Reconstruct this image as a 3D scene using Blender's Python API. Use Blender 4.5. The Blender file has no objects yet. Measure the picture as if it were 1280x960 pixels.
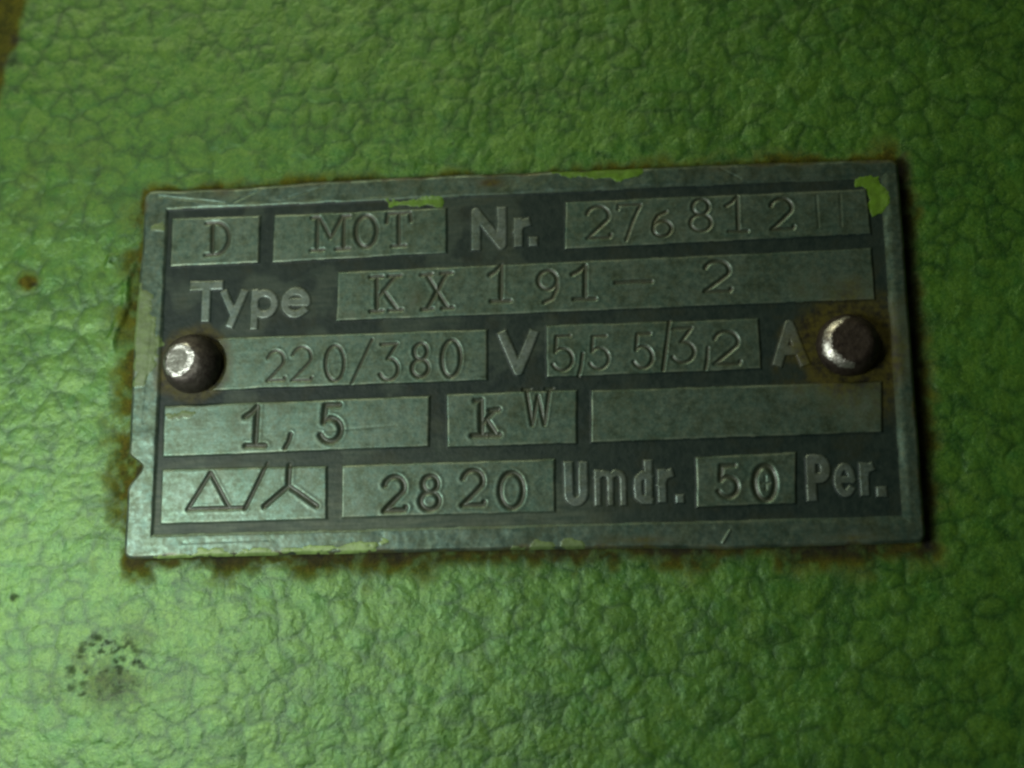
import bpy, math
import numpy as np

MM = 0.001
T = 1.3            # plate thickness (mm); the plate lies on the housing, z = 0 is the housing's skin
sc = bpy.context.scene

# ------------------------------------------------------------------ camera
cam_d = bpy.data.cameras.new('camera')
cam = bpy.data.objects.new('camera', cam_d)
sc.collection.objects.link(cam)
cam.location = (11.97 * MM, -26.97 * MM, (119.77 + T) * MM)
cam.rotation_euler = tuple(math.radians(a) for a in (11.26, 5.77, -0.42))
cam_d.sensor_width = 36.0
cam_d.lens = 1500 / 1280 * 36.0
cam_d.clip_start = 0.005
cam_d.clip_end = 10.0
cam_d.dof.use_dof = True
cam_d.dof.focus_distance = 0.1225
cam_d.dof.aperture_fstop = 16.0
sc.camera = cam
sc.cycles.filter_width = 2.6          # a soft compact-camera lens

# ------------------------------------------------------------------ room light: dim surroundings, one lamp to the lower left
world = bpy.data.worlds.new('World')
sc.world = world
world.use_nodes = True
bg = world.node_tree.nodes['Background']
bg.inputs['Color'].default_value = (0.82, 1.0, 0.62, 1)
bg.inputs['Strength'].default_value = 0.035

lamp_d = bpy.data.lights.new('work_lamp', 'AREA')
lamp_d.shape = 'DISK'
lamp_d.size = 0.055
lamp_d.energy = 0.195
lamp_d.color = (0.95, 1.0, 0.95)
lamp = bpy.data.objects.new('work_lamp', lamp_d)
sc.collection.objects.link(lamp)
LP = np.array([-84.0, -28.0, 94.0])
lamp.location = tuple(LP * MM)
from mathutils import Vector
lamp.rotation_euler = (Vector((-25, -8, 0)) - Vector(LP)).to_track_quat('-Z', 'Y').to_euler()

top_d = bpy.data.lights.new('ceiling_lamp', 'AREA')
top_d.shape = 'DISK'; top_d.size = 0.22; top_d.energy = 1.2; top_d.color = (1.0, 0.95, 0.66)
top = bpy.data.objects.new('ceiling_lamp', top_d)
sc.collection.objects.link(top)
top.location = (-0.20, 0.40, 0.25)
top.rotation_euler = (-Vector(top.location)).to_track_quat('-Z', 'Y').to_euler()

vs = sc.view_settings
vs.view_transform = 'Standard'
vs.look = 'None'
vs.gamma = 1.0
vs.exposure = -0.2
vs.use_curve_mapping = False

# ------------------------------------------------------------------ numeric helpers
def smooth(a, b, x):
    t = np.clip((x - a) / (b - a), 0, 1)
    return t * t * (3 - 2 * t)

def vnoise(x, y, seed):
    tab = np.random.RandomState(seed).rand(128, 128)
    xi = np.floor(x).astype(int); yi = np.floor(y).astype(int)
    fx = x - xi; fy = y - yi
    fx = fx * fx * (3 - 2 * fx); fy = fy * fy * (3 - 2 * fy)
    x0 = xi % 128; x1 = (xi + 1) % 128; y0 = yi % 128; y1 = (yi + 1) % 128
    return (tab[x0, y0] * (1 - fx) + tab[x1, y0] * fx) * (1 - fy) + (tab[x0, y1] * (1 - fx) + tab[x1, y1] * fx) * fy

def fbm(x, y, scale, seed, octaves=4):
    s = 0; a = 0.5; tot = 0
    for o in range(octaves):
        c, n = math.cos(0.6 * o), math.sin(0.6 * o)
        xx = (x * c - y * n) / scale * 2 ** o; yy = (x * n + y * c) / scale * 2 ** o
        s = s + a * vnoise(xx + 11.3 * o, yy + 5.7 * o, seed + o); tot += a; a *= 0.5
    return s / tot

def cells(x, y, size, seed):
    rs = np.random.RandomState(seed)
    jx = rs.rand(128, 128); jy = rs.rand(128, 128)
    u = x / size; v = y / size
    iu = np.floor(u).astype(int); iv = np.floor(v).astype(int)
    f1 = np.full(u.shape, 9.0); f2 = np.full(u.shape, 9.0); cid = np.zeros(u.shape)
    jc = rs.rand(128, 128)
    for a in (-1, 0, 1):
        for b in (-1, 0, 1):
            cu = (iu + a) % 128; cv = (iv + b) % 128
            d = np.hypot(iu + a + jx[cu, cv] - u, iv + b + jy[cu, cv] - v)
            cid = np.where(d < f1, jc[cu, cv], cid); f2 = np.minimum(f2, np.maximum(f1, d)); f1 = np.minimum(f1, d)
    return f1, f2, cid

def seg_dist(x, y, pl, square=False):
    d = np.full(x.shape, 1e3)
    n = len(pl) - 1
    for i, ((ax, ay), (bx, by)) in enumerate(zip(pl[:-1], pl[1:])):
        vx, vy = bx - ax, by - ay
        l2 = vx * vx + vy * vy
        if l2 < 1e-8: continue
        t = ((x - ax) * vx + (y - ay) * vy) / l2
        tc = np.clip(t, 0, 1)
        di = np.hypot(x - ax - tc * vx, y - ay - tc * vy)
        if square:                                       # the stroke's two ends are cut square
            l = math.sqrt(l2)
            perp = np.abs((x - ax) * vy - (y - ay) * vx) / l
            if i == 0: di = np.where(t < 0, np.maximum(perp, -t * l), di)
            if i == n - 1: di = np.where(t > 1, np.maximum(perp, (t - 1) * l), di)
        d = np.minimum(d, di)
    return d

def poly_sd(x, y, pts):
    d = seg_dist(x, y, list(pts) + [pts[0]])
    ins = np.zeros(x.shape, bool)
    n = len(pts)
    for i in range(n):
        (ax, ay), (bx, by) = pts[i], pts[(i + 1) % n]
        c = (ay > y) != (by > y)
        ins ^= c & (x < (bx - ax) * (y - ay) / (by - ay + 1e-12) + ax)
    return np.where(ins, -d, d)

# ------------------------------------------------------------------ material helpers
def new_mat(name):
    m = bpy.data.materials.new(name); m.use_nodes = True
    nt = m.node_tree
    return m, nt, nt.nodes['Principled BSDF']

def N(nt, kind, **kw):
    n = nt.nodes.new(kind)
    for k, v in kw.items():
        if hasattr(n, k): setattr(n, k, v)
        else: n.inputs[k].default_value = v
    return n

def mix(nt, fac, a, b, mode='MIX'):
    n = nt.nodes.new('ShaderNodeMix'); n.data_type = 'RGBA'; n.blend_type = mode
    for sock, v in ((n.inputs[0], fac), (n.inputs[6], a), (n.inputs[7], b)):
        if hasattr(v, 'is_linked'): nt.links.new(v, sock)
        elif isinstance(v, (int, float)): sock.default_value = v
        else: sock.default_value = (*v, 1)
    return n.outputs[2]

def mapr(nt, src, a, b, c=0.0, d=1.0):
    n = nt.nodes.new('ShaderNodeMapRange')
    nt.links.new(src, n.inputs[0])
    for i, v in zip((1, 2, 3, 4), (a, b, c, d)): n.inputs[i].default_value = v
    return n.outputs[0]

def coords(nt, scale=(1000, 1000, 1000)):
    tc = nt.nodes.new('ShaderNodeTexCoord')
    mp = nt.nodes.new('ShaderNodeMapping')
    mp.inputs['Scale'].default_value = scale          # millimetres
    nt.links.new(tc.outputs['Object'], mp.inputs[0])
    return mp.outputs[0]

def noise(nt, vec, scale, detail=4, rough=0.55):
    n = N(nt, 'ShaderNodeTexNoise'); n.inputs['Scale'].default_value = scale
    n.inputs['Detail'].default_value = detail; n.inputs['Roughness'].default_value = rough
    nt.links.new(vec, n.inputs['Vector'])
    return n.outputs[0]

def attr(nt, name):
    n = nt.nodes.new('ShaderNodeAttribute'); n.attribute_name = name
    return n.outputs['Fac']

def bump(nt, h, strength, dist):
    n = nt.nodes.new('ShaderNodeBump')
    n.inputs['Strength'].default_value = strength; n.inputs['Distance'].default_value = dist
    nt.links.new(h, n.inputs['Height'])
    return n.outputs[0]

def hammer_paint():
    m, nt, b = new_mat('green hammered paint')
    v = coords(nt)
    big = noise(nt, v, 0.09, 3); mid = noise(nt, v, 0.5, 4); fine = noise(nt, v, 3.2, 3)
    blob = noise(nt, v, 0.8, 5, 0.65); grain = noise(nt, v, 6.0, 3, 0.7)
    col = mix(nt, mapr(nt, big, 0.3, 0.7), (0.040, 0.152, 0.012), (0.066, 0.156, 0.012))
    col = mix(nt, mapr(nt, mid, 0.40, 0.68, 0, 0.7), col, (0.020, 0.125, 0.026))
    col = mix(nt, mapr(nt, blob, 0.45, 0.70, 0, 0.7), col, (0.088, 0.195, 0.022))
    col = mix(nt, mapr(nt, attr(nt, 'tone'), 0.15, 0.85, 0, 0.7), col, (0.078, 0.170, 0.015))
    col = mix(nt, mapr(nt, attr(nt, 'vein'), 0, 1, 0, 0.92), col, (0.004, 0.036, 0.004))
    col = mix(nt, mapr(nt, fine, 0.38, 0.55, 0.6, 0), col, (0.020, 0.085, 0.010))
    col = mix(nt, mapr(nt, grain, 0.50, 0.72, 0, 0.6), col, (0.108, 0.225, 0.036))
    col = mix(nt, mapr(nt, grain, 0.28, 0.48, 0.6, 0), col, (0.020, 0.075, 0.012))
    rust_c = mix(nt, mapr(nt, mid, 0.40, 0.62), (0.068, 0.066, 0.006), (0.030, 0.031, 0.005))
    rust_c = mix(nt, mapr(nt, fine, 0.48, 0.68, 0, 0.6), rust_c, (0.088, 0.072, 0.009))
    rust_c = mix(nt, mapr(nt, grain, 0.30, 0.52, 0.7, 0), rust_c, (0.012, 0.011, 0.003))
    col = mix(nt, attr(nt, 'rust'), col, rust_c)
    col = mix(nt, attr(nt, 'chip_shade'), col, (0.012, 0.012, 0.012))
    nt.links.new(col, b.inputs['Base Color'])
    b.inputs['Metallic'].default_value = 0.3
    mx = nt.nodes.new('ShaderNodeMath'); mx.operation = 'MAXIMUM'
    nt.links.new(attr(nt, 'rust'), mx.inputs[0]); nt.links.new(attr(nt, 'chip_shade'), mx.inputs[1])
    nt.links.new(mapr(nt, mx.outputs[0], 0, 1, 0.385, 0.85), b.inputs['Roughness'])
    nt.links.new(mapr(nt, mx.outputs[0], 0, 0.8, 0.58, 0.08), b.inputs['Specular IOR Level'])
    nt.links.new(mapr(nt, mx.outputs[0], 0, 0.6, 0.3, 0.0), b.inputs['Metallic'])
    nt.links.new(bump(nt, noise(nt, v, 1.8, 5, 0.68), 0.7, 0.00017), b.inputs['Normal'])
    return m

def plate_metal(name, base=(0.096, 0.146, 0.112), grime=0.0, dark=(0.018, 0.022, 0.008), metallic=0.75, rough=0.42):
    m, nt, b = new_mat(name)
    v = coords(nt); st = coords(nt, (180, 2600, 1000))
    blotch = noise(nt, v, 0.22, 5, 0.6); speck = noise(nt, v, 1.7, 4); streak = noise(nt, st, 1.0, 3)
    col = mix(nt, mapr(nt, blotch, 0.35, 0.7), base, tuple(c * k for c, k in zip(base, (0.70, 0.86, 0.82))))
    col = mix(nt, mapr(nt, speck, 0.42, 0.75, 0, 0.6), col, (0.10, 0.115, 0.065))
    col = mix(nt, mapr(nt, streak, 0.5, 0.8, 0, 0.4), col, tuple(c * 1.35 for c in base))
    smut = noise(nt, v, 0.55, 6, 0.7); grain = noise(nt, v, 5.0, 3, 0.7)
    col = mix(nt, mapr(nt, smut, 0.44, 0.66, 0, 0.75), col, (0.045, 0.062, 0.030))
    col = mix(nt, mapr(nt, grain, 0.34, 0.50, 0.45, 0), col, (0.050, 0.070, 0.045))
    col = mix(nt, mapr(nt, grain, 0.54, 0.70, 0, 0.45), col, tuple(c * 1.5 for c in base))
    col = mix(nt, mapr(nt, attr(nt, 'polish'), 0, 1, 0, 0.45), col, (0.24, 0.29, 0.20))
    if grime:
        col = mix(nt, mapr(nt, speck, 0.3, 0.7, grime * 0.75, grime), col, dark)
    rust_c = mix(nt, mapr(nt, speck, 0.4, 0.65), (0.055, 0.052, 0.008), (0.020, 0.017, 0.005))
    col = mix(nt, attr(nt, 'rust'), col, rust_c)
    nt.links.new(col, b.inputs['Base Color'])
    mt = nt.nodes.new('ShaderNodeMath'); mt.operation = 'MULTIPLY_ADD'; mt.use_clamp = True
    nt.links.new(attr(nt, 'rust'), mt.inputs[0]); mt.inputs[1].default_value = -metallic; mt.inputs[2].default_value = metallic * (1 - 0.8 * grime)
    nt.links.new(mt.outputs[0], b.inputs['Metallic'])
    nt.links.new(mapr(nt, speck, 0.3, 0.7, rough - 0.06, rough + 0.14), b.inputs['Roughness'])
    h = mix(nt, 0.5, noise(nt, v, 3.0, 4), streak)
    nt.links.new(bump(nt, h, 0.35, 0.00006), b.inputs['Normal'])
    return m

def plate_ground():
    m, nt, b = new_mat('worn black enamel')
    v = coords(nt); st = coords(nt, (300, 2000, 1000))
    speck = noise(nt, v, 1.3, 4); streak = noise(nt, st, 1.0, 4)
    col = mix(nt, mapr(nt, speck, 0.35, 0.7), (0.006, 0.014, 0.011), (0.014, 0.024, 0.018))
    worn = mix(nt, mapr(nt, streak, 0.35, 0.65), (0.032, 0.052, 0.036), (0.070, 0.092, 0.062))
    col = mix(nt, attr(nt, 'wear'), col, worn)
    rust_c = mix(nt, mapr(nt, speck, 0.4, 0.65), (0.050, 0.044, 0.006), (0.012, 0.010, 0.004))
    col = mix(nt, attr(nt, 'rust'), col, rust_c)
    nt.links.new(col, b.inputs['Base Color'])
    b.inputs['Roughness'].default_value = 0.55
    b.inputs['Specular IOR Level'].default_value = 0.2
    nt.links.new(bump(nt, noise(nt, v, 2.0, 5), 0.5, 0.00012), b.inputs['Normal'])
    return m

def smear_paint(name, c):
    m, nt, b = new_mat(name)
    v = coords(nt)
    n1 = noise(nt, v, 1.1, 4)
    nt.links.new(mix(nt, mapr(nt, n1, 0.35, 0.7), c, tuple(k * 0.6 for k in c)), b.inputs['Base Color'])
    b.inputs['Roughness'].default_value = 0.5
    nt.links.new(bump(nt, noise(nt, v, 2.0, 4), 0.5, 0.0001), b.inputs['Normal'])
    return m

def steel(name, c, metallic, rough, spot, amount):
    m, nt, b = new_mat(name)
    v = coords(nt)
    n1 = noise(nt, v, 1.6, 5, 0.65)
    nt.links.new(mix(nt, mapr(nt, n1, 0.42, 0.68, 0, amount), c, spot), b.inputs['Base Color'])
    b.inputs['Metallic'].default_value = metallic
    nt.links.new(mapr(nt, n1, 0.35, 0.7, rough, rough + 0.2), b.inputs['Roughness'])
    nt.links.new(bump(nt, n1, 0.7, 0.00016), b.inputs['Normal'])
    return m

M_PAINT = hammer_paint()
M_RIM = plate_metal('plate metal border', (0.076, 0.118, 0.092))
M_PANEL = plate_metal('plate metal panel')
M_RAISED = plate_metal('plate metal letters', (0.150, 0.185, 0.165), 0.1)
M_STAMP = plate_metal('grimy stamped metal', grime=0.95)
M_FAINT = plate_metal('faint old stamping', grime=0.35)
M_GROUND = plate_ground()
M_SMEAR = smear_paint('fresh green smear', (0.075, 0.165, 0.006))
M_SMEAR2 = smear_paint('pale green smear', (0.17, 0.27, 0.075))
M_SMEAR3 = smear_paint('dull green smear', (0.085, 0.135, 0.040))
M_BRIGHT = steel('bright hammered steel', (0.48, 0.49, 0.44), 0.95, 0.28, (0.07, 0.07, 0.055), 1.0)
M_MIDSTEEL = steel('grey hammered steel', (0.17, 0.18, 0.15), 0.85, 0.40, (0.07, 0.07, 0.055), 1.0)
M_DARK = steel('dark steel', (0.050, 0.045, 0.034), 0.55, 0.42, (0.018, 0.013, 0.009), 1.0)
M_RUST = steel('rusty steel', (0.050, 0.040, 0.030), 0.6, 0.38, (0.013, 0.008, 0.005), 1.0)

# ------------------------------------------------------------------ mesh from a masked grid
def grid_normals(X, Y, Z):
    dxu, dyu, dzu = np.gradient(X, axis=0), np.gradient(Y, axis=0), np.gradient(Z, axis=0)
    dxv, dyv, dzv = np.gradient(X, axis=1), np.gradient(Y, axis=1), np.gradient(Z, axis=1)
    n = np.stack([dyu * dzv - dzu * dyv, dzu * dxv - dxu * dzv, dxu * dyv - dyu * dxv], -1)
    return n / (np.linalg.norm(n, axis=-1, keepdims=True) + 1e-12)

def grid_obj(name, P, NRM, fmask, material, parent=None, attrs=None, extra=None):
    """P (a,b,3) mm, fmask (a-1,b-1): the faces that belong to this object."""
    a, b = P.shape[:2]
    idx = np.arange(a * b).reshape(a, b)
    q = np.stack([idx[:-1, :-1], idx[1:, :-1], idx[1:, 1:], idx[:-1, 1:]], -1)[fmask]
    used, inv = np.unique(q.ravel(), return_inverse=True)
    quads = inv.reshape(-1, 4)
    co = P.reshape(-1, 3)[used]; no = NRM.reshape(-1, 3)[used]
    vals = {k: A.reshape(-1)[used] for k, A in (attrs or {}).items()}
    if extra is not None:
        eco, eno, eq = extra
        quads = np.concatenate([quads, eq + len(co)])
        co = np.concatenate([co, eco]); no = np.concatenate([no, eno])
        vals = {k: np.concatenate([A, np.zeros(len(eco))]) for k, A in vals.items()}
    me = bpy.data.meshes.new(name)
    me.vertices.add(len(co)); me.vertices.foreach_set('co', (co * MM).astype(np.float32).ravel())
    me.loops.add(quads.size); me.loops.foreach_set('vertex_index', quads.astype(np.int32).ravel())
    me.polygons.add(len(quads))
    me.polygons.foreach_set('loop_start', np.arange(0, quads.size, 4, dtype=np.int32))
    me.update(calc_edges=True)
    me.polygons.foreach_set('use_smooth', np.ones(len(quads), bool))
    for k, A in vals.items():
        at = me.attributes.new(k, 'FLOAT', 'POINT'); at.data.foreach_set('value', A.astype(np.float32))
    me.normals_split_custom_set_from_vertices(no.tolist())
    me.materials.append(material)
    o = bpy.data.objects.new(name, me)
    sc.collection.objects.link(o)
    o.parent = parent
    return o

def tag(o, label, cat=None, kind=None, group=None):
    o['label'] = label
    if cat: o['category'] = cat
    if kind: o['kind'] = kind
    if group: o['group'] = group
    return o

def empty(name, loc):
    o = bpy.data.objects.new(name, None); o.location = loc
    o.empty_display_size = 0.01
    sc.collection.objects.link(o)
    return o

# ------------------------------------------------------------------ plate outline
PW, PH = 40.0, 19.75
def outline_shift(u, v):
    """the plate is a little bent and its edge nicked"""
    dl = -0.15 + 0.25 * (fbm(v, v * 0 + 3.1, 5.0, 71) - 0.5) - 0.25 * smooth(13, 4, v) + 0.12 * smooth(-3, -16, v)
    dl = dl + 1.45 * smooth(0, 1, np.clip(1 - np.abs((v + 10.6) / np.where(v > -10.6, 1.5, 2.4)), 0, 1))
    dr = 0.05 + 0.2 * (fbm(v, v * 0 + 8.1, 6.0, 72) - 0.5)
    dt = np.interp(u, [-40, -27, -23, -14, -6, 1, 12, 20, 40], [-0.05, -0.12, 0.12, 0.26, 0.28, 0.15, 0.08, 0.1, -0.1]) + 0.22 * (fbm(u, u * 0 + 1.1, 3.0, 73) - 0.5)
    db = np.interp(u, [-40, -38, -23, 2, 13, 21, 31, 40], [-0.4, -0.42, -0.2, 0.0, -0.05, -0.2, 0.0, 0.18]) + 0.15 * (fbm(u, u * 0 + 4.1, 3.0, 74) - 0.5)
    return dl, dr, dt, db

# ------------------------------------------------------------------ the green housing
def axis(lo, hi, step, far):
    mid = np.arange(lo, hi + step / 2, step)
    out = []; p = hi; s = step
    while p < far: s *= 1.12; p += s; out.append(p)
    return np.concatenate([[lo - (o - hi) for o in out][::-1], mid, out])

RIVETS = [(-33.75, 0.15), (33.85, 0.1)]
RR = 3.15

gx = axis(-63, 58, 0.17, 190); gy = axis(-45, 48, 0.17, 170)
X, Y = np.meshgrid(gx, gy, indexing='ij')
wx = X + 1.7 * (fbm(X, Y, 2.6, 1, 3) - 0.5) + 0.45 * (fbm(X, Y, 0.8, 3, 3) - 0.5); wy = Y + 1.7 * (fbm(X, Y, 2.6, 5, 3) - 0.5) + 0.45 * (fbm(X, Y, 0.8, 7, 3) - 0.5)
f1, f2, fc = cells(wx, wy * 1.12, 2.75, 9)
g1, g2, gc = cells(wx + 31, wy + 17, 1.25, 21)
creased = smooth(0.30, 0.62, fbm(X, Y, 7.0, 31, 3))
part = smooth(0.36, 0.58, fbm(X, Y, 2.0, 33, 3))          # creases come and go
dome = (0.10 + 0.60 * part) * (1 - np.exp(-2.2 * np.sqrt((f2 - f1) ** 2 + 0.05))) + 0.9 * (1 - f1 ** 2)
dome2 = 0.7 * (1 - np.exp(-3.2 * np.sqrt((g2 - g1) ** 2 + 0.006))) + 0.9 * (1 - g1 ** 2)
Zh = 0.16 * dome * (0.35 + 0.65 * creased) + 0.045 * dome2 * (1.15 - 0.6 * creased) + 0.12 * (fbm(X, Y, 4.0, 41, 4) - 0.5) + 0.20 * (fbm(X, Y, 14, 45, 2) - 0.5)
Zh -= 0.32
# hammered paint: the pigment gathers in a net of veins, every cell its own tone
vein = np.exp(-((f2 - f1) / 0.22) ** 1.1) * (0.12 + 0.85 * part) + 0.8 * np.exp(-((g2 - g1) / 0.12) ** 1.3) * smooth(0.45, 0.62, fbm(X, Y, 2.6, 36, 3)) * (1 - 0.6 * creased)
vein = np.clip(vein, 0, 1)
tone = 0.6 * fc + 0.4 * gc
# distance to the plate and the rusty, bare strip round it
ox = np.maximum(np.abs(X) - PW, 0); oy = np.maximum(np.abs(Y) - PH, 0)
dpl = np.hypot(ox, oy)
side_w = np.where(oy > ox, np.where(Y > 0, 1.3 + 0.5 * smooth(0, 25, X), 2.5), np.where(X < 0, 3.0, 2.3))
n_a = fbm(X, Y, 3.0, 51, 4); n_b = fbm(X, Y, 0.9, 55, 3); n_c = fbm(X, Y, 9.0, 58, 3)
edge_w = side_w * (0.50 + 0.8 * smooth(0.25, 0.75, n_a) + 0.6 * (n_c - 0.5) - 0.35 * vein)
rust = smooth(1.6, 0.3, dpl / np.maximum(edge_w, 0.05)) * (0.5 + 0.5 * smooth(0.25, 0.6, n_b))
bare = poly_sd(X, Y, [(-40, 12.5), (-41.2, 12), (-42.0, 9.8), (-41.7, 7.4), (-42.3, 5.6), (-43.2, 3.6), (-42.6, 0), (-41.6, -4), (-40, -6)]) + 0.5 * (n_b - 0.5)
bare_in = smooth(0.12, -0.12, bare) * smooth(1.0, 4.0, Y)
rust = np.maximum(rust, 0.8 * bare_in * (0.6 + 0.5 * n_b))
# paint rolls up into a lip at the border of the bare patch
Zh += -0.22 * bare_in + 0.20 * np.exp(-((bare - 0.45) / 0.35) ** 2) * smooth(-41.2, -42, X) * smooth(1.5, 4, Y) * smooth(11.5, 9.5, Y)
qx = X + 1.1 * (fbm(X, Y, 0.8, 61, 3) - 0.5); qy = Y + 1.1 * (fbm(X, Y, 0.8, 65, 3) - 0.5)
def blob(cx, cy, r, k=1.0): return np.exp(-(((qx - cx) ** 2 + ((qy - cy) * k) ** 2) / r ** 2))
Zh += 0.35 * blob(-44.1, 12.4, 0.55) + 0.30 * blob(-53.7, 10.3, 0.8) - 0.2 * blob(-52.9, 9.9, 0.5)
# rust in from the corner of the casing, a rust pimple, paint chips
rust = np.maximum(rust, smooth(0.42, 0.8, 1.3 * smooth(-53.5, -59.5, X + 0.20 * (43 - Y)) * (0.5 + n_a)) * 0.95)
rust = np.maximum(rust, np.clip(1.6 * blob(-53.6, 10.3, 1.0) * (0.6 + 0.6 * n_b), 0, 1))
rust = np.maximum(rust, 0.40 * blob(-42.0, -31.0, 5.2, 1.3) * smooth(0.30, 0.6, n_a))
rust = np.maximum(rust, 0.25 * blob(-52, 22, 6) * smooth(0.3, 0.7, n_a))
chip_shade = np.zeros_like(X)
for cx, cy, r in [(-43.3, -28.0, .55), (-43.5, -28.8, .35), (-44.7, -29.9, .5), (-45.3, -33.0, .75), (-44.1, -32.7, .8), (-44.4, -33.6, .4), (-40.2, -30.0, .42),
                  (-40.9, -30.4, .4), (-39.2, -30.7, .45), (-38.4, -30.5, .4), (-41.8, -31.3, .4), (-45.9, -31.4, .6), (-52.4, -23.8, .4), (-42.9, -32.1, .3), (-40.6, -32.6, .35),
                  (-57.6, 36.5, 1.6), (-57.2, 39.4, 1.2), (-56.4, 33.0, .6), (-52.9, 9.8, .42), (17.1, -23.5, .28), (16.7, -24.0, .22), (-5.9, 24.6, .28), (-5.2, 24.9, .22), (-6.5, 24.2, .2)]:
    chip_shade = np.maximum(chip_shade, np.clip(1.1 * blob(cx, cy, r * 0.85, 1.3) * (0.25 + 1.2 * n_b) - 0.12, 0, 0.7))
Zh -= 0.07 * chip_shade
fleck = fbm(X, Y * 1.4, 0.7, 67, 3)
chip_shade = np.maximum(chip_shade, 0.65 * smooth(0.1, 0.6, blob(-41.9, -30.7, 4.1, 1.35)) * smooth(0.57, 0.72, fleck + 0.18 * (n_a - 0.5)))
chip_shade = np.maximum(chip_shade, 0.22 * blob(-43.0, -31.0, 3.4, 1.2) * smooth(0.42, 0.62, n_b) + 0.16 * blob(-42.5, -31.2, 4.5, 1.2) * smooth(0.4, 0.6, n_a))
# level ground under the plate; the casing rolls over far outside the picture
Zh = np.where((np.abs(X) < PW + 0.6) & (np.abs(Y) < PH + 0.7), np.minimum(Zh, -0.03) * smooth(-0.2, 0.7, dpl) - 0.05 * (1 - smooth(-0.2, 0.7, dpl)), Zh)
Zh = Zh - 0.10 * smooth(1.2, 0, dpl) * rust
chip_shade = np.maximum(chip_shade, np.where(ox > oy, smooth(2.2, 0.5, dpl) * np.where(X > 0, 0.8, 0.1), np.where(Y < 0, 0.75 * smooth(1.9, 0.1, dpl) * n_a * 1.5, 0.1 * smooth(.6, 0, dpl))) * (0.4 + n_b))  # right of the plate, its cast shadow is painted in with the dirt
roll = np.maximum(np.hypot(np.maximum(np.abs(X) - 120, 0), np.maximum(np.abs(Y) - 110, 0)), 0)
Zh = Zh - roll ** 2 / 60.0
P = np.stack([X, Y, Zh], -1)
housing = grid_obj('motor_housing', P, grid_normals(X, Y, Zh), np.ones((len(gx) - 1, len(gy) - 1), bool), M_PAINT, None, {'rust': np.clip(rust, 0, 1), 'chip_shade': chip_shade, 'vein': vein, 'tone': tone})
tag(housing, 'motor casing in lumpy green hammered paint with rust around the nameplate', 'motor casing', 'structure')

# ------------------------------------------------------------------ nameplate layout (mm, origin at the plate's centre)
PANELS = {
    'D': [(-36.87, 16.41), (-27.07, 16.31), (-27.07, 11.07), (-36.82, 10.99)],
    'MOT': [(-25.49, 16.29), (-6.8, 16.33), (-6.79, 11.34), (-25.58, 11.01)],
    '276812': [(5.84, 16.42), (36.69, 16.48), (36.86, 11.67), (5.67, 11.29)],
    'KX191-2': [(-18.42, 9.68), (36.77, 10.15), (36.81, 4.78), (-18.47, 4.36)],
    '220/380': [(-32.08, 2.89), (-2.49, 2.93), (-2.51, -2.43), (-32.01, -2.72)],
    '5,55/3,2': [(3.62, 3.15), (25.16, 3.17), (25.21, -2.02), (3.58, -2.32)],
    '1,5': [(-36.71, -4.31), (-8.5, -3.94), (-8.53, -9.17), (-36.6, -9.65)],
    'kW': [(-6.73, -3.82), (6.71, -3.68), (6.53, -9.17), (-6.63, -9.29)],
    'blank': [(8.12, -3.8), (36.88, -3.68), (36.63, -8.73), (8.01, -9.13)],
    'tri': [(-36.62, -10.99), (-19.14, -11.01), (-19.01, -16.41), (-36.5, -16.62)],
    '2820': [(-17.55, -10.95), (4.28, -10.75), (4.28, -16.06), (-17.44, -16.27)],
    '50': [(18.39, -10.88), (28.18, -10.53), (27.91, -15.59), (18.28, -15.81)],
}
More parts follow.
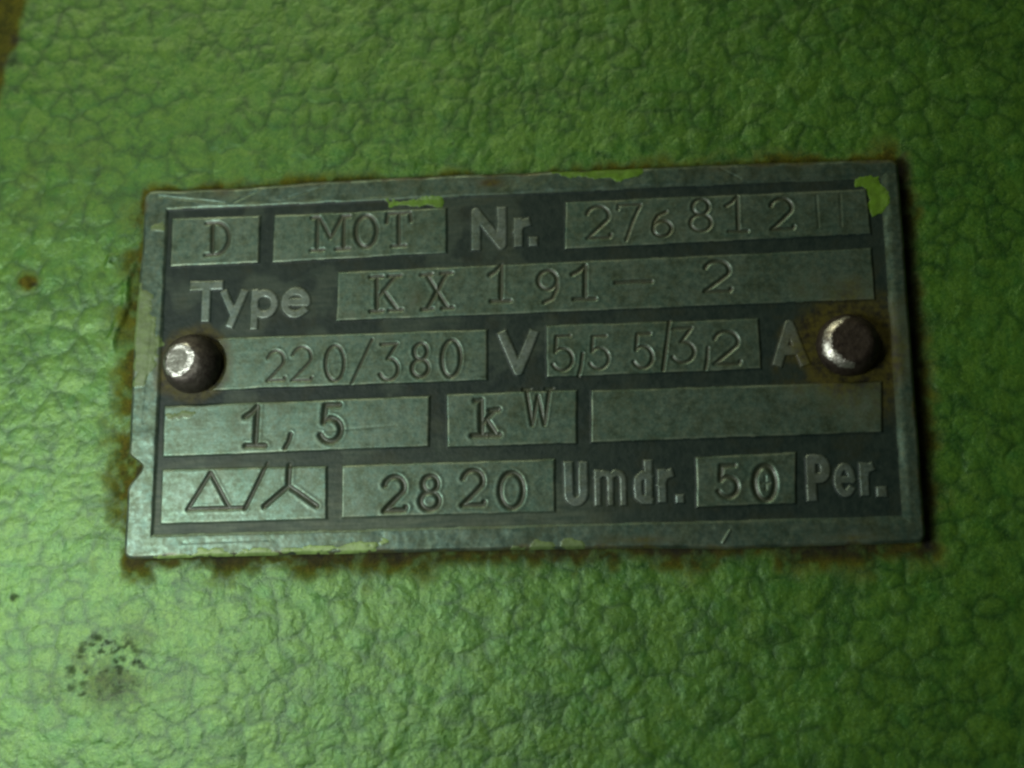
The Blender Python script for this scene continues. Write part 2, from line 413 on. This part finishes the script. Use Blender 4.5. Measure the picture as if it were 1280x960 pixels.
STAMPS = [  # panel, character, centre x, centre y, width, height, stroke half width, relative depth (mm)
    ('D', 'D', -31.72, 13.93, 2.93, 3.97, 0.2, 1.0),
    ('MOT', 'M', -19.29, 14.01, 4.53, 4.02, 0.2, 0.8),
    ('MOT', 'O', -15.43, 14.08, 2.69, 3.92, 0.22, 1.0),
    ('MOT', 'T', -11.90, 14.13, 3.02, 4.04, 0.2, 0.9),
    ('276812', '2', 9.23, 14.03, 2.83, 3.85, 0.18, 0.8),
    ('276812', '7', 12.46, 13.89, 2.65, 4.18, 0.16, 0.7),
    ('276812', '6', 15.80, 13.58, 2.22, 2.95, 0.16, 1.0),
    ('276812', '8', 19.81, 14.37, 2.46, 3.82, 0.17, 0.9),
    ('276812', '1', 23.45, 14.34, 2.52, 4.07, 0.17, 0.9),
    ('276812', '2', 28.07, 14.14, 2.67, 3.71, 0.18, 1.0),
    ('276812', 'I', 31.66, 14.29, 0.80, 3.61, 0.13, 0.3),
    ('276812', 'I', 34.00, 14.32, 0.80, 3.69, 0.13, 0.25),
    ('KX191-2', 'K', -13.18, 7.15, 3.67, 4.13, 0.2, 0.9),
    ('KX191-2', 'X', -7.77, 7.20, 3.60, 4.16, 0.2, 1.0),
    ('KX191-2', '1', -1.15, 7.84, 2.65, 4.29, 0.22, 1.2),
    ('KX191-2', '9', 3.87, 7.30, 2.49, 3.78, 0.19, 0.9),
    ('KX191-2', '1', 7.56, 7.62, 2.89, 3.99, 0.21, 1.1),
    ('KX191-2', '-', 12.70, 7.49, 4.10, 1.20, 0.2, 1.3),
    ('KX191-2', '2', 21.26, 7.73, 3.07, 3.65, 0.19, 1.1),
    ('220/380', '2', -24.78, -0.31, 2.24, 3.52, 0.16, 0.6),
    ('220/380', '2', -22.00, -0.18, 2.48, 3.94, 0.15, 0.6),
    ('220/380', '0', -18.50, -0.19, 2.30, 4.10, 0.16, 0.75),
    ('220/380', '/', -15.62, -0.06, 2.46, 4.86, 0.15, 0.6),
    ('220/380', '3t', -12.74, -0.23, 2.28, 4.17, 0.17, 0.9),
    ('220/380', '8', -9.47, -0.12, 2.10, 3.90, 0.18, 1.0),
    ('220/380', '0', -6.25, -0.04, 2.34, 4.23, 0.19, 1.0),
    ('5,55/3,2', '5', 5.29, 0.16, 2.38, 3.94, 0.16, 0.8),
    ('5,55/3,2', ',', 7.11, -1.07, 0.82, 2.59, 0.15, 0.9),
    ('5,55/3,2', '5', 9.01, 0.13, 2.28, 3.77, 0.16, 0.8),
    ('5,55/3,2', '5', 13.48, 0.16, 2.26, 3.92, 0.17, 0.9),
    ('5,55/3,2', '/', 15.83, 0.64, 1.13, 5.34, 0.16, 0.9),
    ('5,55/3,2', '3t', 17.53, 0.62, 2.57, 3.91, 0.17, 0.9),
    ('5,55/3,2', ',', 19.84, -0.82, 0.72, 2.48, 0.16, 0.9),
    ('5,55/3,2', '2', 21.88, 0.20, 2.95, 3.81, 0.18, 0.9),
    ('1,5', '1', -26.83, -6.62, 2.82, 4.63, 0.26, 1.4),
    ('1,5', ',', -23.25, -8.26, 1.19, 1.84, 0.2, 1.0),
    ('1,5', '5', -18.74, -6.52, 2.70, 4.35, 0.27, 1.4),
    ('kW', 'k', -2.69, -6.33, 3.29, 4.14, 0.26, 1.4),
    ('kW', 'W', 2.68, -5.35, 3.34, 4.05, 0.18, 1.0),
    ('tri', '△', -30.75, -13.21, 6.55, 4.22, 0.2, 1.0),
    ('tri', '/', -26.48, -12.88, 2.53, 5.04, 0.19, 0.9),
    ('tri', '⅄', -22.82, -12.95, 5.96, 4.86, 0.24, 1.2),
    ('2820', '2', -11.99, -13.96, 2.72, 3.98, 0.25, 1.3),
    ('2820', '8', -8.38, -13.91, 2.38, 3.89, 0.24, 1.2),
    ('2820', '2', -3.97, -13.50, 2.69, 4.05, 0.23, 1.2),
    ('2820', '0', -0.08, -13.81, 2.83, 4.03, 0.24, 1.2),
    ('50', '5', 21.43, -13.30, 2.34, 3.57, 0.22, 1.1),
    ('50', '0', 25.02, -13.56, 2.52, 3.95, 0.26, 1.3),
    ('50', '+', 25.08, -13.53, 1.09, 1.50, 0.12, 0.5),
]
RAISED = [  # character, centre x, centre y, width, height, stroke half width (mm)
    ('N', -2.29, 13.85, 3.73, 4.67, 0.5),
    ('r', 1.22, 13.31, 1.77, 3.16, 0.46),
    ('.', 2.38, 12.25, 0.92, 0.96, 0.48),
    ('T', -32.70, 6.98, 3.70, 4.51, 0.5),
    ('y', -29.64, 6.08, 2.89, 4.13, 0.43),
    ('p', -26.28, 5.93, 2.96, 4.38, 0.4),
    ('e', -22.90, 6.51, 3.25, 3.33, 0.42),
    ('V', 0.69, 0.34, 4.05, 4.72, 0.5),
    ('A', 28.21, 0.54, 3.48, 4.71, 0.48),
    ('U', 6.40, -13.29, 2.40, 4.50, 0.46),
    ('m', 9.83, -13.72, 3.18, 3.60, 0.32),
    ('d', 13.09, -13.22, 1.90, 4.39, 0.41),
    ('r', 15.30, -13.62, 1.58, 3.35, 0.43),
    ('.', 16.67, -14.96, 0.63, 0.71, 0.41),
    ('P', 30.24, -13.11, 2.39, 4.58, 0.48),
    ('e', 32.76, -13.41, 2.07, 3.34, 0.35),
    ('r', 34.91, -13.36, 1.45, 3.30, 0.43),
    ('.', 36.20, -14.60, 0.84, 0.86, 0.5),
]

def arc(cx, cy, rx, ry, a0, a1, n=18):
    return [(cx + rx * math.cos(math.radians(a0 + (a1 - a0) * i / n)), cy + ry * math.sin(math.radians(a0 + (a1 - a0) * i / n))) for i in range(n + 1)]

GLYPH = {
    '0': [arc(.5, .5, .5, .5, 0, 360, 28)],
    '1': [[(.02, .74), (.3, .84), (.56, 1), (.56, 0)], [(.12, 0), (1, 0)]],
    '2': [arc(.48, .70, .46, .30, 165, -25) + [(.6, .38), (.02, .02), (.95, .02), (1, .10)]],
    '3t': [[(.08, 1), (.92, 1), (.42, .60)] + arc(.46, .30, .52, .30, 80, -155)],
    '5': [[(.88, 1), (.20, 1), (.13, .54)] + arc(.46, .32, .52, .32, 128, -155)],
    '6': [arc(.5, .31, .5, .31, 0, 360, 24), [(.0, .33), (.08, .6), (.32, .86), (.78, 1)]],
    '7': [[(.0, .88), (.02, 1), (1, 1), (.62, .5), (.34, 0)]],
    '8': [arc(.5, .76, .40, .24, 0, 360, 24), arc(.5, .26, .5, .26, 0, 360, 24)],
    '9': [arc(.48, .70, .46, .30, 0, 360, 24), [(.94, .70), (.93, .42), (.72, .12), (.30, 0)]],
    '-': [[(0, .42), (.5, .5), (1, .45)]],
    '/': [[(0, 0), (1, 1)]],
    '+': [[(0, .5), (1, .5)], [(.5, 0), (.5, 1)]],
    ',': [[(.85, 1), (.6, .45), (.1, 0)]],
    'D': [[(.02, 1), (.5, 1)] + arc(.42, .5, .58, .5, 90, -90) + [(.0, 0)], [(.30, 1), (.30, 0)]],
    'M': [[(.0, 1), (.2, 1), (.5, .36), (.8, 1), (1, 1)], [(.15, 1), (.15, 0)], [(.85, 1), (.85, 0)], [(0, 0), (.32, 0)], [(.66, 0), (1, 0)]],
    'I': [[(.5, 1), (.5, 0)]],
    'O': [arc(.5, .5, .5, .5, 0, 360, 28)],
    'T': [[(.0, .74), (.04, 1), (.96, 1), (1, .74)], [(.5, 1), (.5, 0)], [(.24, 0), (.76, 0)]],
    'K': [[(.2, 1), (.2, 0)], [(.0, 1), (.38, 1)], [(.0, 0), (.38, 0)], [(.82, 1), (.24, .40)], [(.42, .58), (.86, 0)], [(.6, 1), (.98, 1)], [(.6, 0), (1, 0)]],
    'X': [[(.16, 1), (.84, 0)], [(.84, 1), (.16, 0)], [(0, 1), (.34, 1)], [(.66, 1), (1, 1)], [(0, 0), (.34, 0)], [(.66, 0), (1, 0)]],
    'k': [[(.12, 1), (.34, 1), (.34, 0)], [(.0, 0), (.5, 0)], [(.86, .72), (.38, .34)], [(.52, .46), (.88, 0)], [(.62, 0), (1, 0)], [(.66, .70), (.98, .72)]],
    'W': [[(.10, 1), (.30, 0), (.5, .8), (.72, 0), (.90, 1)], [(0, 1), (.24, 1)], [(.76, 1), (1, 1)]],
    '\u25b3': [[(.03, 0), (.40, .97), (.74, .02)], [(.03, 0), (1, 0)]],
    '\u2144': [[(.46, 1), (.45, .5), (.0, .04)], [(.45, .5), (.62, .36), (1, .02)]],
}
RGLYPH = {
    'N': [[(0, 0), (0, 1), (1, 0), (1, 1)]],
    'r': [[(0, 0), (0, 1)], [(0, .62), (.32, .92), (1, .98)]],
    '.': [[(.5, .4), (.5, .6)]],
    'T': [[(0, 1), (1, 1)], [(.5, 1), (.5, 0)]],
    'y': [[(0, 1), (.5, .32)], [(1, 1), (.36, 0)]],
    'p': [[(0, 1), (0, 0)], arc(.48, .66, .52, .33, 0, 360, 24)],
    'e': [[(.02, .52), (1, .52)] + arc(.5, .5, .5, .5, 0, 315, 22)],
    'V': [[(0, 1), (.5, 0), (1, 1)]],
    'A': [[(0, 0), (.5, 1), (1, 0)], [(.2, .30), (.8, .30)]],
    'U': [[(0, 1), (0, .25)] + arc(.5, .25, .5, .25, 180, 360, 12) + [(1, 1)]],
    'm': [[(0, 0), (0, 1)], [(0, .85), (.2, 1), (.42, .95), (.5, .8), (.5, 0)], [(.5, .85), (.7, 1), (.92, .95), (1, .8), (1, 0)]],
    'd': [[(1, 1), (1, 0)], [(1, .62), (.5, .70), (.05, .58), (0, .35), (.05, .1), (.5, 0), (1, .06)]],
    'P': [[(0, 0), (0, 1), (.55, 1)] + arc(.55, .74, .45, .26, 90, -90, 12) + [(0, .48)]],
}

# ------------------------------------------------------------------ nameplate relief
STEP = 0.075
us = np.linspace(-PW, PW, int(2 * PW / STEP) + 1); vv = np.linspace(-PH, PH, int(2 * PH / STEP) + 1)
U, V = np.meshgrid(us, vv, indexing='ij')
dl, dr, dt, db = outline_shift(U, V)
X = U + dl * smooth(-36.9, -40, U) + dr * smooth(37, 40, U)
Y = V + dt * smooth(16, PH, V) + db * smooth(-16, -PH, V)
rc = 0.9
du = np.abs(U) - (PW - rc); dv = np.abs(V) - (PH - rc)
cor = (du > 0) & (dv > 0)
kf = np.where(cor, np.maximum(du, dv) / (np.hypot(du, dv) + 1e-9), 1.0)
X = np.where(cor, X - np.sign(U) * du * (1 - kf), X); Y = np.where(cor, Y - np.sign(V) * dv * (1 - kf), Y)

INNER = [(-37.45, 17.42), (38.15, 17.6), (37.95, -17.0), (-37.3, -17.75)]
wob = 0.13 * (fbm(X, Y, 2.2, 101, 4) - 0.5)
def quad_sd(pts):
    s = np.full(X.shape, -1e3)
    for (ax, ay), (bx, by) in zip(pts, pts[1:] + pts[:1]):
        l = math.hypot(bx - ax, by - ay)
        s = np.maximum(s, -((X - ax) * (by - ay) - (Y - ay) * (bx - ax)) / l)
    return s
EW = 0.15
sd_in = quad_sd(INNER) + wob                       # <0 inside the recessed ground
riv_d = np.minimum(*[np.hypot(X - a, Y - b) for a, b in RIVETS])
GROUND, TOP = T - 0.20, T
iw = 1 + 3.0 * smooth(25, 36, X)
up = smooth(-EW * 1.2, EW * 1.6 * iw, sd_in)
polish = 0.25 * (X < 30) * np.exp(-((sd_in - 0.10) / 0.13) ** 2)
ids = np.where(sd_in > 0, 1, 0)
names = {0: ('ground', None), 1: ('border', None)}
panel_id = {}
nid = 2
for key, pts in PANELS.items():
    s = quad_sd(pts) + wob
    # corners a touch round
    up = np.maximum(up, 0.95 * smooth(EW, -EW, s))
    polish = np.maximum(polish, np.exp(-((s + 0.10) / 0.13) ** 2))
    ids = np.where(s < 0, nid, ids)
    panel_id[key] = nid; nid += 1
first_raised = nid
def place(strokes, cx, cy, w, h, hw, rot):
    w = max(w - 2 * hw, 0.01); h = max(h - 2 * hw, 0.01)
    c, s = math.cos(rot), math.sin(rot)
    return [[(cx + ((px - .5) * w) * c - ((py - .5) * h) * s, cy + ((px - .5) * w) * s + ((py - .5) * h) * c) for px, py in pl] for pl in strokes]
def window(cx, cy, w, h, m):
    i0 = max(int((cx - w / 2 - m + PW) / STEP), 0); i1 = int((cx + w / 2 + m + PW) / STEP) + 2
    j0 = max(int((cy - h / 2 - m + PH) / STEP), 0); j1 = int((cy + h / 2 + m + PH) / STEP) + 2
    return np.s_[i0:i1, j0:j1]
rs = np.random.RandomState(4)
raised_ids = []
for ch, cx, cy, w, h, hw in RAISED:
    sl = window(cx, cy, w, h, 1.0)
    d = np.full(X[sl].shape, 1e3)
    for pl in place(RGLYPH[ch], cx, cy, w, h, hw, 0.0): d = np.minimum(d, seg_dist(X[sl], Y[sl], pl, True))
    d = d + 0.7 * wob[sl]
    up[sl] = np.maximum(up[sl], 0.65 * smooth(hw + 0.15, hw - 0.12, d))
    ids[sl] = np.where(d < hw, nid, ids[sl])
    raised_ids.append((nid, ch)); nid += 1
fl = smooth(RR + 0.55, RR + 0.25, riv_d)           # metal set down flat under the rivet heads
up *= 1 - fl
ids = np.where(riv_d < RR + 0.35, 0, ids)
Z = GROUND + (TOP - GROUND) * up
Z += 0.05 * (fbm(X, Y, 9, 111, 3) - 0.5) * (1 - fl) + 0.016 * (fbm(X, Y, 1.2, 115, 4) - 0.5) * (1 - fl)
border_m = smooth(0, 0.5, sd_in)
Z += border_m * (0.30 * (fbm(X * 0.8, Y, 4.0, 121, 3) - 0.5) * (0.4 + smooth(14, 19, Y)) + 0.10 * (fbm(X, Y, 1.5, 125, 3) - 0.5))
e = np.minimum(np.minimum(U + PW, PW - U), np.minimum(V + PH, PH - V))
Z -= 0.30 * np.clip(1 - e / 0.42, 0, 1) ** 2
# scratches on the border and panels
for ax, ay, bx, by, dp in [(-38.5, 19.0, -31, 17.9, .05), (-30, 18.0, -27, 19.4, .05), (-24, 18.2, -20, 19.3, .04), (22, 19.4, 24, 18.1, .05), (20.7, -19.3, 21.4, -18.2, -.10),
                           (6.3, -19.0, 12, -18.8, .03), (-20, -7.4, -12, -6.9, .025), (-34, -18.6, -25, -18.4, .03), (-38.4, 5, -38.9, -6, .03)]:
    Z -= dp * smooth(0.22, 0.0, seg_dist(X, Y, [(ax, ay), (bx, by)]))
stamp_ids = []
for key, ch, cx, cy, w, h, hw, dep in STAMPS:
    sl = window(cx, cy, w, h, 1.6)
    d = np.full(X[sl].shape, 1e3)
    for pl in place(GLYPH[ch], cx, cy, w, h, hw, rs.uniform(-.03, .03)): d = np.minimum(d, seg_dist(X[sl], Y[sl], pl))
    d = d + 0.05 * (fbm(X[sl], Y[sl], 0.7, 131, 2) - 0.5)
    uneven = 0.75 + 0.5 * fbm(X[sl], Y[sl], 2.2, 133, 2)
    fade = uneven * dep
    Z[sl] -= 0.125 * fade * np.clip(1.18 - d / (hw * 1.15), 0, 1) ** 0.9
    Z[sl] += 0.022 * fade * np.exp(-((d - hw * 1.9) / (hw * 0.8)) ** 2) - 0.02 * fade * np.exp(-(d / 0.8) ** 2)
    ids[sl] = np.where(d < hw * 0.95, nid, ids[sl])
    stamp_ids.append((nid, key, ch)); nid += 1
SMEARS = [
    ('bright', [(-13.54, 17.57), (-7.32, 17.5), (-7.4, 16.6), (-10.0, 16.7), (-13.18, 16.5)], 'bright green paint smear over the border groove above a stamped T'),
    ('bright', [(4.12, 19.95), (10.35, 19.9), (13.9, 19.9), (13.5, 18.7), (11.16, 18.5), (5.3, 19.1)], 'green paint lapping over the edge of the border'),
    ('bright', [(35.64, 17.57), (37.97, 17.72), (38.0, 16.94), (38.9, 16.04), (38.75, 15.0), (37.9, 13.7), (37.05, 13.4), (36.78, 15.27), (36.6, 16.5), (35.67, 16.88)], 'bright green paint blob at a corner of the border'),
    ('dull', [(-39.4, 15.9), (-37.9, 16.0), (-37.9, 15.2), (-39.3, 15.1)], 'small pale green paint fleck on the border'),
    ('dull', [(-40.4, 9.0), (-39.2, 8.4), (-38.5, 6.0), (-38.1, 3.6), (-37.6, 2.2), (-38.0, -1.0), (-39.2, -2.6), (-40.4, -2.4)], 'pale green paint worn over the border beside a rivet'),
    ('pale', [(-27.2, -20.0), (-25.4, -19.5), (-19.6, -19.2), (-13.0, -18.8), (-12.8, -19.55), (-16, -19.75), (-19.6, -20.0)], 'pale green paint streak on the lower border'),
    ('dull', [(-0.1, -19.7), (1.9, -19.3), (6.7, -19.0), (6.9, -19.45), (3.9, -19.8)], 'short green paint streak on the lower border'),
    ('pale', [(-36.3, -20.0), (-33.8, -19.6), (-27.9, -19.8), (-28.7, -20.2)], 'thin green paint trace on the lower border'),
    ('dull', [(-36.7, -5.2), (-35.6, -4.8), (-33.4, -5.2), (-35.6, -5.9)], 'faint green fleck on the panel below a rivet'),
]
smear_ids = []
nz3 = fbm(X * 0.3, Y * 2.2, 0.8, 147, 3)
nz = fbm(X, Y, 1.3, 141, 4); nz2 = fbm(X, Y * 1.3, 1.1, 145, 4)
for kind, pts, lab in SMEARS:
    s = poly_sd(X, Y, pts) + 0.9 * (nz - 0.5) + (0.6 if kind == 'bright' else 1.8) * (nz2 - 0.5)
    if kind == 'pale': s = s + 1.2 * (nz3 - 0.5)
    m = (s < 0) & (riv_d > RR + 0.2)
    Z += 0.055 * smooth(0.05, -0.20, s) * (riv_d > RR + 0.2)
    ids = np.where(m, nid, ids)
    smear_ids.append((nid, kind, lab)); nid += 1
# rust round the rivets and in from the edge; enamel worn away towards one corner
rn = fbm(X, Y, 2.2, 151, 4)
rust = np.zeros_like(X)
for (a, b), wd, st in zip(RIVETS, (1.6, 4.2), (0.75, 0.92)):
    r = np.hypot(X - a, Y - b) - RR
    rust = np.maximum(rust, st * smooth(1.25, 0.25, r / (wd * (0.35 + 1.1 * rn))))
rust = np.maximum(rust, 0.7 * smooth(1.1, 0.4, e / (0.02 + 0.9 * np.clip(rn - 0.42, 0, 1) * 2.2)))
for cx, cy, rx, ry, a in [(-2.0, 18.9, 1.5, .5, .9), (-31.5, 19.0, 1.0, .5, .6), (21.5, 19.3, 1.2, .4, .6), (-22, 19.6, 2, .35, .6), (13, -18.9, 4, .45, .6), (33, -19.0, 3, .4, .55), (-17.0, 4.9, 1.5, .5, .4), (-10.0, 6.3, 1.0, 1.3, .4), (15, 14.0, 1.2, 1.0, .3)]:
    rust = np.maximum(rust, a * np.exp(-(((X - cx) / rx) ** 2 + ((Y - cy) / ry) ** 2)) * (0.5 + rn))
rust = np.clip(rust + 0.12 * smooth(0.5, 0.75, rn), 0, 1)
wear = smooth(-7, -18, Y + 0.08 * X) * smooth(22, -12, X) * (0.45 + 0.9 * fbm(X, Y, 2.5, 161, 4)) + 0.35 * smooth(0.55, 0.7, fbm(X, Y, 4, 165, 4)) * smooth(25, -10, X)
wear = np.clip(wear, 0, 1)

Pp = np.stack([X, Y, Z], -1); Np = grid_normals(X, Y, Z)
fid = ids[:-1, :-1]
polish = np.maximum(polish, np.exp(-((e - 0.2) / 0.2) ** 2)) * smooth(0.38, 0.68, fbm(X, Y, 1.8, 171, 4)) * (riv_d > RR + 1.0)
A = {'rust': rust, 'wear': wear, 'polish': polish}

# the plate's edge: from the border down to the housing
na, nb = X.shape
loop = [(i, 0) for i in range(na - 1)] + [(na - 1, j) for j in range(nb - 1)] + [(i, nb - 1) for i in range(na - 1, 0, -1)] + [(0, j) for j in range(nb - 1, 0, -1)]
li = np.array([p[0] for p in loop]); lj = np.array([p[1] for p in loop])
rim = Pp[li, lj]
tang = np.roll(rim, -1, 0) - np.roll(rim, 1, 0)
outw = np.stack([tang[:, 1], -tang[:, 0], 0 * tang[:, 0]], -1); outw /= np.linalg.norm(outw, axis=1, keepdims=True)
low = rim.copy(); low[:, 2] = 0.0; low -= 0.06 * outw
n_ = len(rim); k = np.arange(n_); k2 = (k + 1) % n_
skirt = (np.concatenate([rim, low]), np.concatenate([outw, outw]), np.stack([k, k + n_, k2 + n_, k2], -1))

plate = empty('nameplate', (0, 0, 0))
tag(plate, 'worn metal motor nameplate with stamped panels and raised lettering, riveted to green casing', 'nameplate')
grid_obj('recessed_ground', Pp, Np, fid == 0, M_GROUND, plate, A)['label'] = 'recessed black enamel ground between the panels'
grid_obj('border', Pp, Np, fid == 1, M_RIM, plate, A, skirt)
panel_obj = {}
for key, i in panel_id.items():
    o = grid_obj('panel', Pp, Np, fid == i, M_PANEL, plate, A)
    lab = {'tri': 'stamped with a triangle, slash and inverted Y', 'blank': 'left blank'}.get(key, 'stamped ' + key)
    o['label'] = 'raised grey panel ' + lab
    panel_obj[key] = o
for i, ch in raised_ids:
    o = grid_obj('raised_dot' if ch == '.' else 'raised_letter', Pp, Np, fid == i, M_RAISED, plate, A)
for i, key, ch in stamp_ids:
    c0 = ch[0]
    nm = 'stamped_digit' if c0.isdigit() else 'stamped_letter' if c0.isalpha() and ch != '\u2144' else 'stamped_mark'
    o = grid_obj(nm, Pp, Np, fid == i, M_FAINT if ch in 'I+' else M_STAMP, panel_obj[key], A)
for i, kind, lab in smear_ids:
    if (fid == i).any():
        o = grid_obj('paint_smear', Pp, Np, fid == i, {'bright': M_SMEAR, 'pale': M_SMEAR2, 'dull': M_SMEAR3}[kind], plate, A)
        o['label'] = lab

# ------------------------------------------------------------------ rivets
M_WORN_GLINT = steel('worn steel highlight', (0.55, 0.55, 0.48), 0.95, 0.30, (0.06, 0.045, 0.03), 1.0)  # bright crescent: highlight of the rivet's lit side, put into the steel's colour
def rivet(cx, cy, height, flat, label, seed, mats, worn_name, worn_fn):
    nr, nt_ = 60, 144
    r = np.linspace(0, 1, nr + 1)[:, None] * np.ones((1, nt_ + 1)); th = np.linspace(0, 2 * math.pi, nt_ + 1)[None, :] * np.ones((nr + 1, 1))
    # rows run past the equator so the head has a rounded foot
    ang = r * math.radians(96)
    rad = RR * np.sin(ang) ** 0.92; z = height * np.cos(ang)
    x = rad * np.cos(th); y = rad * np.sin(th)
    wob = fbm(x + 50 + seed, y + 50, 1.4, 200 + seed, 4) - 0.5
    wob[:, -1] = wob[:, 0]
    z = z + 0.10 * wob; x = x * (1 + 0.03 * wob); y = y * (1 + 0.03 * wob)
    fx, fy, nx, ny, off = flat                       # hammered flat: z <= off + slope from its middle
    pl = off + nx * (x - fx) + ny * (y - fy)
    kk = 0.16
    hh = np.clip(0.5 + 0.5 * (z - pl) / kk, 0, 1)
    zc = z * (1 - hh) + pl * hh - kk * hh * (1 - hh)
    cut = z - pl
    zc = zc + 0.05 * (fbm(x + 9, y + 9, 0.5, 230 + seed, 3) - 0.5) * hh
    z0 = zc.min()
    Pm = np.stack([x, y, zc - z0], -1)
    nn = grid_normals(Pm[..., 0], Pm[..., 1], Pm[..., 2])
    d1 = np.gradient(Pm, axis=0); d2 = np.gradient(Pm, axis=1); d2[:, 0] = d2[:, -1] = Pm[:, 1] - Pm[:, -2]
    nn = np.cross(d1, d2); nn /= np.linalg.norm(nn, axis=-1, keepdims=True) + 1e-12
    nn[0] = nn[1].mean(0) / np.linalg.norm(nn[1].mean(0))
    nn = np.where((nn[..., 2:3] < -0.6), -nn, nn)
    worn = worn_fn(x, y, cut, wob)[:-1, :-1]
    root = empty('rivet', (cx * MM, cy * MM, (GROUND + 0.03) * MM))
    tag(root, label, 'rivet', group='rivets holding the nameplate')
    za = {'rust': np.zeros_like(x)}
    grid_obj('head', Pm, nn, ~worn, mats[0], root, za)
    if len(mats) > 2:
        core = (np.hypot(x + 0.98, y - 0.10) + 0.5 * wob < 1.12)[:-1, :-1]
        grid_obj('hammered_flat', Pm, nn, core, mats[2], root, za)
        worn = worn & ~core
    grid_obj(worn_name, Pm, nn, worn, mats[1], root, za)
    return root

rivet(*RIVETS[0], 2.35, (-0.9, 0.1, 0.16, 0.02, 1.85), 'domed rivet with a bright hammered flat spot beside the stamped 220/380 panel', 3, (M_DARK, M_BRIGHT, M_MIDSTEEL), 'worn_rim',
      lambda x, y, cut, w: (np.hypot(x + 0.95, y - 0.10) + 0.6 * w < 1.75))
rivet(*RIVETS[1], 2.2, (0.1, 0.1, 0.0, 0.0, 1.75), 'rust brown domed rivet with a highlight painted along its worn edge beside the raised letter A', 7, (M_RUST, M_WORN_GLINT), 'worn_edge_highlight',
      lambda x, y, cut, w: (np.hypot(x, y) + 0.8 * w + 0.05 * np.sin(9 * y) < 2.62) & (np.hypot(x - 0.38, y - 0.12) + 0.8 * w + 0.05 * np.sin(13 * y) > 2.22) & (x < 0.2))
